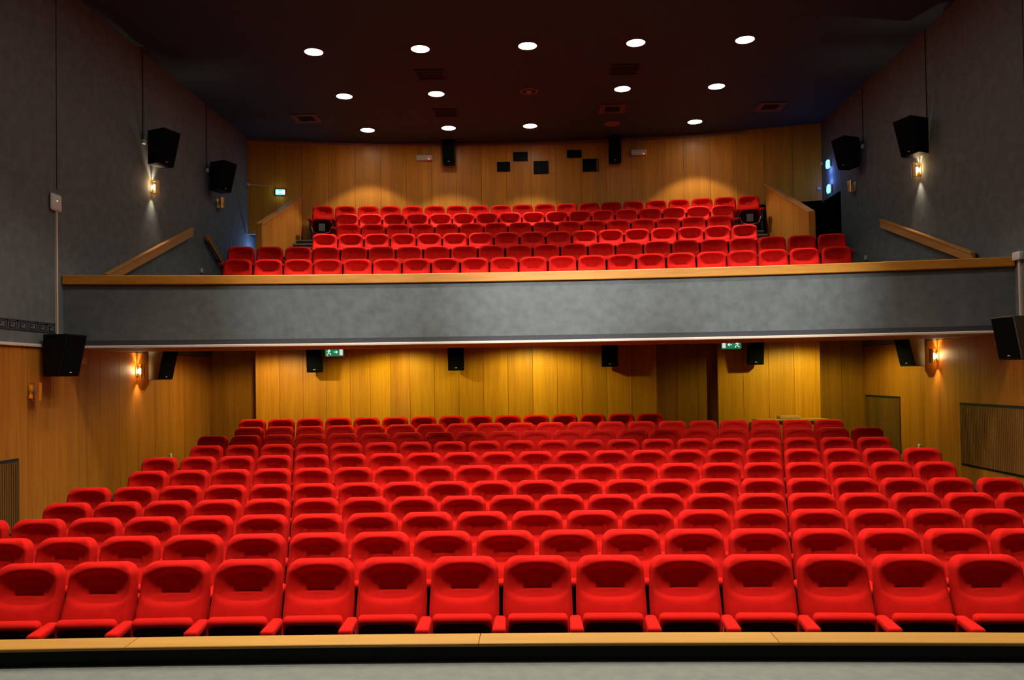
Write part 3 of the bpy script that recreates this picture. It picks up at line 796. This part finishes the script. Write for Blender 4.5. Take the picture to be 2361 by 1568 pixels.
# ------------------------------------------------------------------ sconces
def sconce(u, v, X, lit, lab):
    s = 1 if X < 0 else -1
    p = at_x(u, v, X + s * 0.05); p.x = X
    r = empty('wall_sconce', p, lab, 'wall lamp', 'brass wall sconces')
    link('backplate', box_me('bp', *sorted((0, s * 0.012)), -0.05, 0.05, -0.10, 0.10, 0.004, 1), M['brass'], r)
    # shield: gently curved plate standing off the wall with flanges
    bm = bmesh.new(); n = 8; pts = []
    for k in range(n + 1):
        a = -1 + 2 * k / n; pts.append((s * (0.145 - 0.025 * a * a), a * 0.085))
    for (x0, y0), (x1, y1) in zip(pts, pts[1:]):
        for za, zb, ins in ((-0.125, 0.125, 0),):
            vv = [bm.verts.new(c) for c in ((x0, y0, za), (x1, y1, za), (x1, y1, zb), (x0, y0, zb), (x0 - s * .006, y0, za), (x1 - s * .006, y1, za), (x1 - s * .006, y1, zb), (x0 - s * .006, y0, zb))]
            for f in ((0, 1, 2, 3), (7, 6, 5, 4), (0, 4, 5, 1), (2, 6, 7, 3)): bm.faces.new([vv[i] for i in f])
    link('shield', finish(bm, 'sh'), M['brass'], r)
    for z in (-0.115, 0.115):
        link('arm', box_me('am', *sorted((s * 0.01, s * 0.14)), -0.012, 0.012, z - 0.006, z + 0.006), M['brass'], r)
    bm = bmesh.new(); bmesh.ops.create_uvsphere(bm, u_segments=12, v_segments=8, radius=0.038, matrix=Matrix.Translation((s * 0.06, 0, 0)) @ Matrix.Diagonal((1, 1, 1.4, 1)))
    link('bulb', finish(bm, 'bulb', True), M['bulb'] if lit else M['bulb_off'], r)
    link('socket', cyl_me('sk', (s * 0.06, 0, -0.085), 0.018, 0.05, seg=10), M['brass'], r)
    if lit:
        lc = (1.0, 0.82, 0.58) if p.z > ZM else (1.0, 0.74, 0.40)
        lx = p.x + s * 0.075
        lamp('sconce_up_lamp', 'SPOT', (lx, p.y, p.z + 0.06), SCONCE_W * 1.5, lc, rot=(PI, 0, 0), size=0.015, cone=math.radians(95), blend=1.0)
        lamp('sconce_down_lamp', 'SPOT', (lx, p.y, p.z - 0.125), SCONCE_W, lc, size=0.015, cone=math.radians(80), blend=1.0)
        lamp('sconce_glow_lamp', 'POINT', (lx + s * 0.02, p.y - 0.03, p.z + 0.07), SCONCE_W * 0.07, (1.0, 0.65, 0.25), size=0.02)
sconce(355, 432, XL, True, 'lit brass sconce on the upper left grey wall')
sconce(506, 468, XL, False, 'unlit brass sconce on the upper left wall, nearer the back')
sconce(2115, 392, XR, True, 'lit brass sconce on the upper right grey wall')
sconce(1966, 430, XR, False, 'unlit brass sconce on the upper right wall, nearer the back')
sconce(322, 856, XL, True, 'lit brass sconce on the left oak wall under the balcony')
sconce(77, 903, XL, False, 'unlit brass sconce on the left oak wall near the picture edge')
sconce(2155, 821, XR, True, 'lit brass sconce on the right oak wall under the balcony')

# ------------------------------------------------------------------ signs and small wall items
def rect(bm, cx, cz, w, h, y, a=0.0, t=0.003):
    m = Matrix.Translation((cx, y, cz)) @ Matrix.Rotation(a, 4, 'Y')
    bm_box(bm, -w / 2, w / 2, -t, t, -h / 2, h / 2, m)
def exit_sign(loc, rot, w, h, lab, face, sym, flip=False, housing='white', down=False, lit=None):
    r = empty('exit_sign', loc, lab, 'exit sign', 'running man exit signs', rot)
    link('housing', box_me('ho', -w / 2, w / 2, -0.045, 0, -h / 2, h / 2, 0.006, 1), M[housing], r)
    link('sign_face', box_me('fa', -w / 2 + .012, w / 2 - .012, -0.050, -0.044, -h / 2 + .012, h / 2 - .012), M[face], r)
    bm = bmesh.new(); k = h; s = -1 if flip else 1; y = -0.053
    # running figure
    cx = s * -0.28 * w
    bm_cyl(bm, (cx + s * 0.06 * k, y, 0.27 * k), 0.075 * k, 0.006, 'y', 12)
    rect(bm, cx, 0.08 * k, 0.13 * k, 0.30 * k, y, s * 0.3)
    rect(bm, cx + s * 0.13 * k, 0.10 * k, 0.22 * k, 0.055 * k, y, s * 0.5)
    rect(bm, cx - s * 0.15 * k, 0.10 * k, 0.20 * k, 0.055 * k, y, s * -0.6)
    rect(bm, cx + s * 0.10 * k, -0.13 * k, 0.24 * k, 0.07 * k, y, s * 0.4)
    rect(bm, cx + s * 0.19 * k, -0.25 * k, 0.07 * k, 0.18 * k, y, s * -0.2)
    rect(bm, cx - s * 0.13 * k, -0.20 * k, 0.28 * k, 0.07 * k, y, s * -0.6)
    # arrow
    rect(bm, 0.06 * w * s, 0, 0.38 * k, 0.08 * k, y)
    rect(bm, 0.06 * w * s + s * 0.14 * k, 0.07 * k, 0.24 * k, 0.08 * k, y, s * 0.75)
    rect(bm, 0.06 * w * s + s * 0.14 * k, -0.07 * k, 0.24 * k, 0.08 * k, y, -s * 0.75)
    # doorway
    rect(bm, s * 0.36 * w, -0.02 * k, 0.34 * k, 0.66 * k, y)
    link('pictogram', finish(bm, 'pic'), M[sym], r)
    return r
p = at_y(772, 812, 16.68); r = exit_sign(p, (0, 0, 0), 0.40, 0.19, 'green running man exit sign with arrow under balcony, left', 'greenlit', 'signwhite')
link('indicator', box_me('in', -0.15, -0.13, -0.056, -0.05, -0.085, -0.07), M['led_red'], r)
p = at_y(1685, 795, 16.73); exit_sign(p, (0, 0, 0), 0.42, 0.19, 'green running man exit sign with arrow under balcony, right', 'greenlit', 'signwhite', True)
p = at_y(637, 437, 19.6); p.y = arc_y(p.x, BXC, BYC, BR) - 0.01
exit_sign(p, (0, 0, 0.2), 0.24, 0.15, 'glowing cyan exit sign on the upper back wall at left', 'cyan', 'cyanw')
lamp('exit_sign_lamp', 'POINT', (p.x, p.y - 0.12, p.z - 0.02), 0.9, (0.45, 0.85, 1.0), size=0.05)
for u, v, lab in ((1911, 378, 'glowing blue exit light in the right rear corner, the upper one'), (1913, 435, 'glowing blue exit light in the right rear corner, the lower one')):
    q = at_x(u, v, XR - 0.03); q.x = XR
    r = empty('exit_light', q, lab, 'exit light', 'blue exit lights in the right rear corner')
    link('housing', box_me('ho', -0.04, 0, -0.10, 0.10, -0.09, 0.09, 0.006, 1), M['white'], r)
    link('lit_lens', prism_me('ll', [(-0.09, -0.05), (-0.05, -0.10), (0.06, -0.10), (0.10, -0.04), (0.08, 0.07), (0.0, 0.10), (-0.08, 0.06)], 'x', -0.07, -0.035), M['blue'], r)
    lamp('exit_light_lamp', 'POINT', (XR - 0.10, q.y - 0.05, q.z + (-0.16 if v < 400 else 0.16)), 3.0, (0.15, 0.3, 1.0), size=0.03)
# white emergency luminaires with red indicator on upper back wall
for u, v, lab in ((977, 362, 'white emergency luminaire left of the left back wall speaker'), (1473, 350, 'white emergency luminaire right of the right back wall speaker')):
    p = at_y(u, v, 20.4); p.y = arc_y(p.x, BXC, BYC, BR)
    r = empty('emergency_luminaire', p, lab, 'luminaire', 'emergency luminaires on the upper back wall')
    link('housing', box_me('eh', -0.20, 0.20, -0.07, 0.0, -0.07, 0.07, 0.012, 2), M['white'], r)
    link('diffuser', box_me('ed', -0.185, 0.185, -0.085, -0.068, -0.055, 0.055, 0.008, 2), M['cream'], r)
    link('indicator', box_me('ei', 0.11, 0.14, -0.09, -0.084, -0.055, -0.035), M['led_red'], r)
    link('cable', box_me('ec', -0.006, 0.006, -0.012, 0, 0.07, ZC - 0.08 - p.z), M['cream'], r)
# projection ports
for n_, (x0, y0, x1, y1) in enumerate(((1146, 373, 1176, 394), (1183, 350, 1217, 370), (1230, 371, 1265, 399), (1307, 346, 1341, 363), (1343, 367, 1380, 395))):
    a = at_y(x0, y0, 20.6); b = at_y(x1, y1, 20.6)
    y = arc_y((a.x + b.x) / 2, BXC, BYC, BR)
    lab = ['smallest black projection port, leftmost of five', 'black projection port high, second from left', 'large black projection port in the middle of five', 'black projection port high, fourth from left', 'large black projection port, rightmost of five'][n_]
    r = empty('projection_port', ((a.x + b.x) / 2, y, (a.z + b.z) / 2), lab, 'projection window', 'projection ports in the upper back wall')
    hw, hh = (b.x - a.x) / 2, (a.z - b.z) / 2
    bm = bmesh.new(); t = 0.018
    for q in ((-hw, hw, hh - t, hh), (-hw, hw, -hh, -hh + t), (-hw, -hw + t, -hh + t, hh - t), (hw - t, hw, -hh + t, hh - t)):
        bm_box(bm, q[0], q[1], -0.03, 0.0, q[2], q[3])
    link('port_frame', finish(bm, 'pf'), M['black'], r)
    link('port_glass', box_me('pg', -hw + t, hw - t, -0.012, -0.002, -hh + t, hh - t), simple('port_glass', (0.003, 0.003, 0.004), 0.5, spec=0.1), r)
# wireless access points with conduit
p = at_x(129, 467, XL + 0.03)
r = empty('access_point', (XL, p.y, p.z), 'white rounded wireless access point on the upper left wall, with conduit below', 'access point')
link('housing', box_me('aph', 0, 0.045, -0.125, 0.125, -0.125, 0.125, 0.04, 3), M['white'], r)
link('indicator', box_me('api', 0.044, 0.048, -0.005, 0.02, 0.02, 0.03), M['led_green'], r)
link('conduit', box_me('apc', 0, 0.03, 0.01, 0.045, 0.74 + E - p.z, -0.12), M['cream'], r)
p = at_x(2353, 590, XR)
r = empty('access_point', (XR, p.y, p.z), 'white junction box with conduit at the right end of balcony rail', 'junction box')
link('housing', box_me('aph', -0.07, 0.0, -0.09, 0.09, -0.06, 0.06, 0.01, 2), M['white'], r)
link('conduit', box_me('apc', -0.03, 0, -0.02, 0.02, 0.78 + E - p.z, -0.05), M['cream'], r)
# small wall boxes and sockets
for u, v, X, w_, h_, lab in ((188, 832, XL, 0.20, 0.14, 'pinkish white box on the left oak wall beside the large speaker'),
                         (2305, 789, XR, 0.20, 0.14, 'pinkish white box on right oak wall beside the large speaker'),
                         (391, 1051, XL, 0.07, 0.09, 'small white socket on the left oak wall above the seventh row'),
                         (2122, 1030, XR, 0.07, 0.09, 'small white socket on the right oak wall above the seventh row'),
                         (463, 624, XL, 0.08, 0.10, 'small pale socket on the upper left wall behind balcony rail'),
                         (1998, 594, XR, 0.08, 0.10, 'small pale socket on the upper right wall behind balcony rail')):
    p = at_x(u, v, X); s = 1 if X < 0 else -1
    r = empty('wall_box', (X, p.y, p.z), lab, 'wall box', 'small electrical boxes on the side walls')
    link('cover', box_me('wb', *sorted((0, s * 0.03)), -w_ / 2, w_ / 2, -h_ / 2, h_ / 2, 0.006, 1), simple('pink_white', (0.5, 0.33, 0.25), 0.5) if h_ > .12 else M['white'], r)
    link('lid', box_me('wl', *sorted((s * 0.03, s * 0.035)), -w_ * .35, w_ * .35, -h_ * .35, h_ * .35), M['white'] if h_ < .12 else M['cream'], r)
p = at_y(569, 425, 19.6)
r = empty('sensor', (XL + 0.06, p.y, p.z), 'small white sensor in the upper left rear corner with cable to exit sign', 'sensor')
link('housing', cyl_me('s', (0, 0, 0), 0.04, 0.05, 'y', 12), M['white'], r)
q = at_y(625, 430, 19.75)
link('cable', tube_me('c', [(0, 0, 0), (q.x - XL - 0.06, 0.12, -0.03)], 0.006), M['white'], r)
p = at_x(1898, 383, XR - 0.25)
for u, v, lab in ((1894, 379, 'tiny white sensor at the right edge of the back wall, upper'), (1887, 436, 'small round white detector on the back wall near right corner')):
    q = at_y(u, v, 19.72); q.y = arc_y(q.x, BXC, BYC, BR)
    r = empty('sensor', q, lab, 'sensor')
    link('housing', cyl_me('s', (0, -0.02, 0), 0.045, 0.04, 'y', 14), M['white'], r)
    link('lens', cyl_me('s', (0, -0.045, 0), 0.02, 0.012, 'y', 10), M['cream'], r)

# ------------------------------------------------------------------ mixing desk behind the stalls
a = at_y(1745, 966, 16.40); b = at_y(1905, 966, 16.40)
zt_ = a.z
r = empty('sound_desk', ((a.x + b.x) / 2, 16.5, E - 0.709 - HS), 'pale oak desk behind the right side of the tenth stalls row', 'desk')
hw = (b.x - a.x) / 2; hh = at_y(1825, 966, 16.40).z - (E - 0.709 - HS)
link('desk_top', box_me('dt', -hw, hw, -0.25, 0.25, hh - 0.04, hh, 0.005, 1), M['cap_wood'], r)
link('front_panel', box_me('df', -hw + .02, hw - .02, -0.22, -0.20, 0.03, hh - 0.04), M['wall_wood'], r)
for s in (-1, 1):
    link('side_panel', box_me('ds', *sorted((s * (hw - .02), s * (hw - .05))), -0.2, 0.22, 0.0, hh - 0.04), M['wall_wood'], r)
p = at_y(1818, 964, 16.5)
bx = empty('console_case', (p.x, 16.52, E - 0.709 - HS + hh), 'low pink-brown case lying on the pale oak desk', 'case')
link('case_body', box_me('cb', -0.2, 0.2, -0.12, 0.12, 0, 0.05, 0.008, 1), M['soffit'], bx)
link('case_lid', box_me('cl', -0.19, 0.19, -0.11, 0.11, 0.05, 0.062, 0.003, 1), M['soffit'], bx)
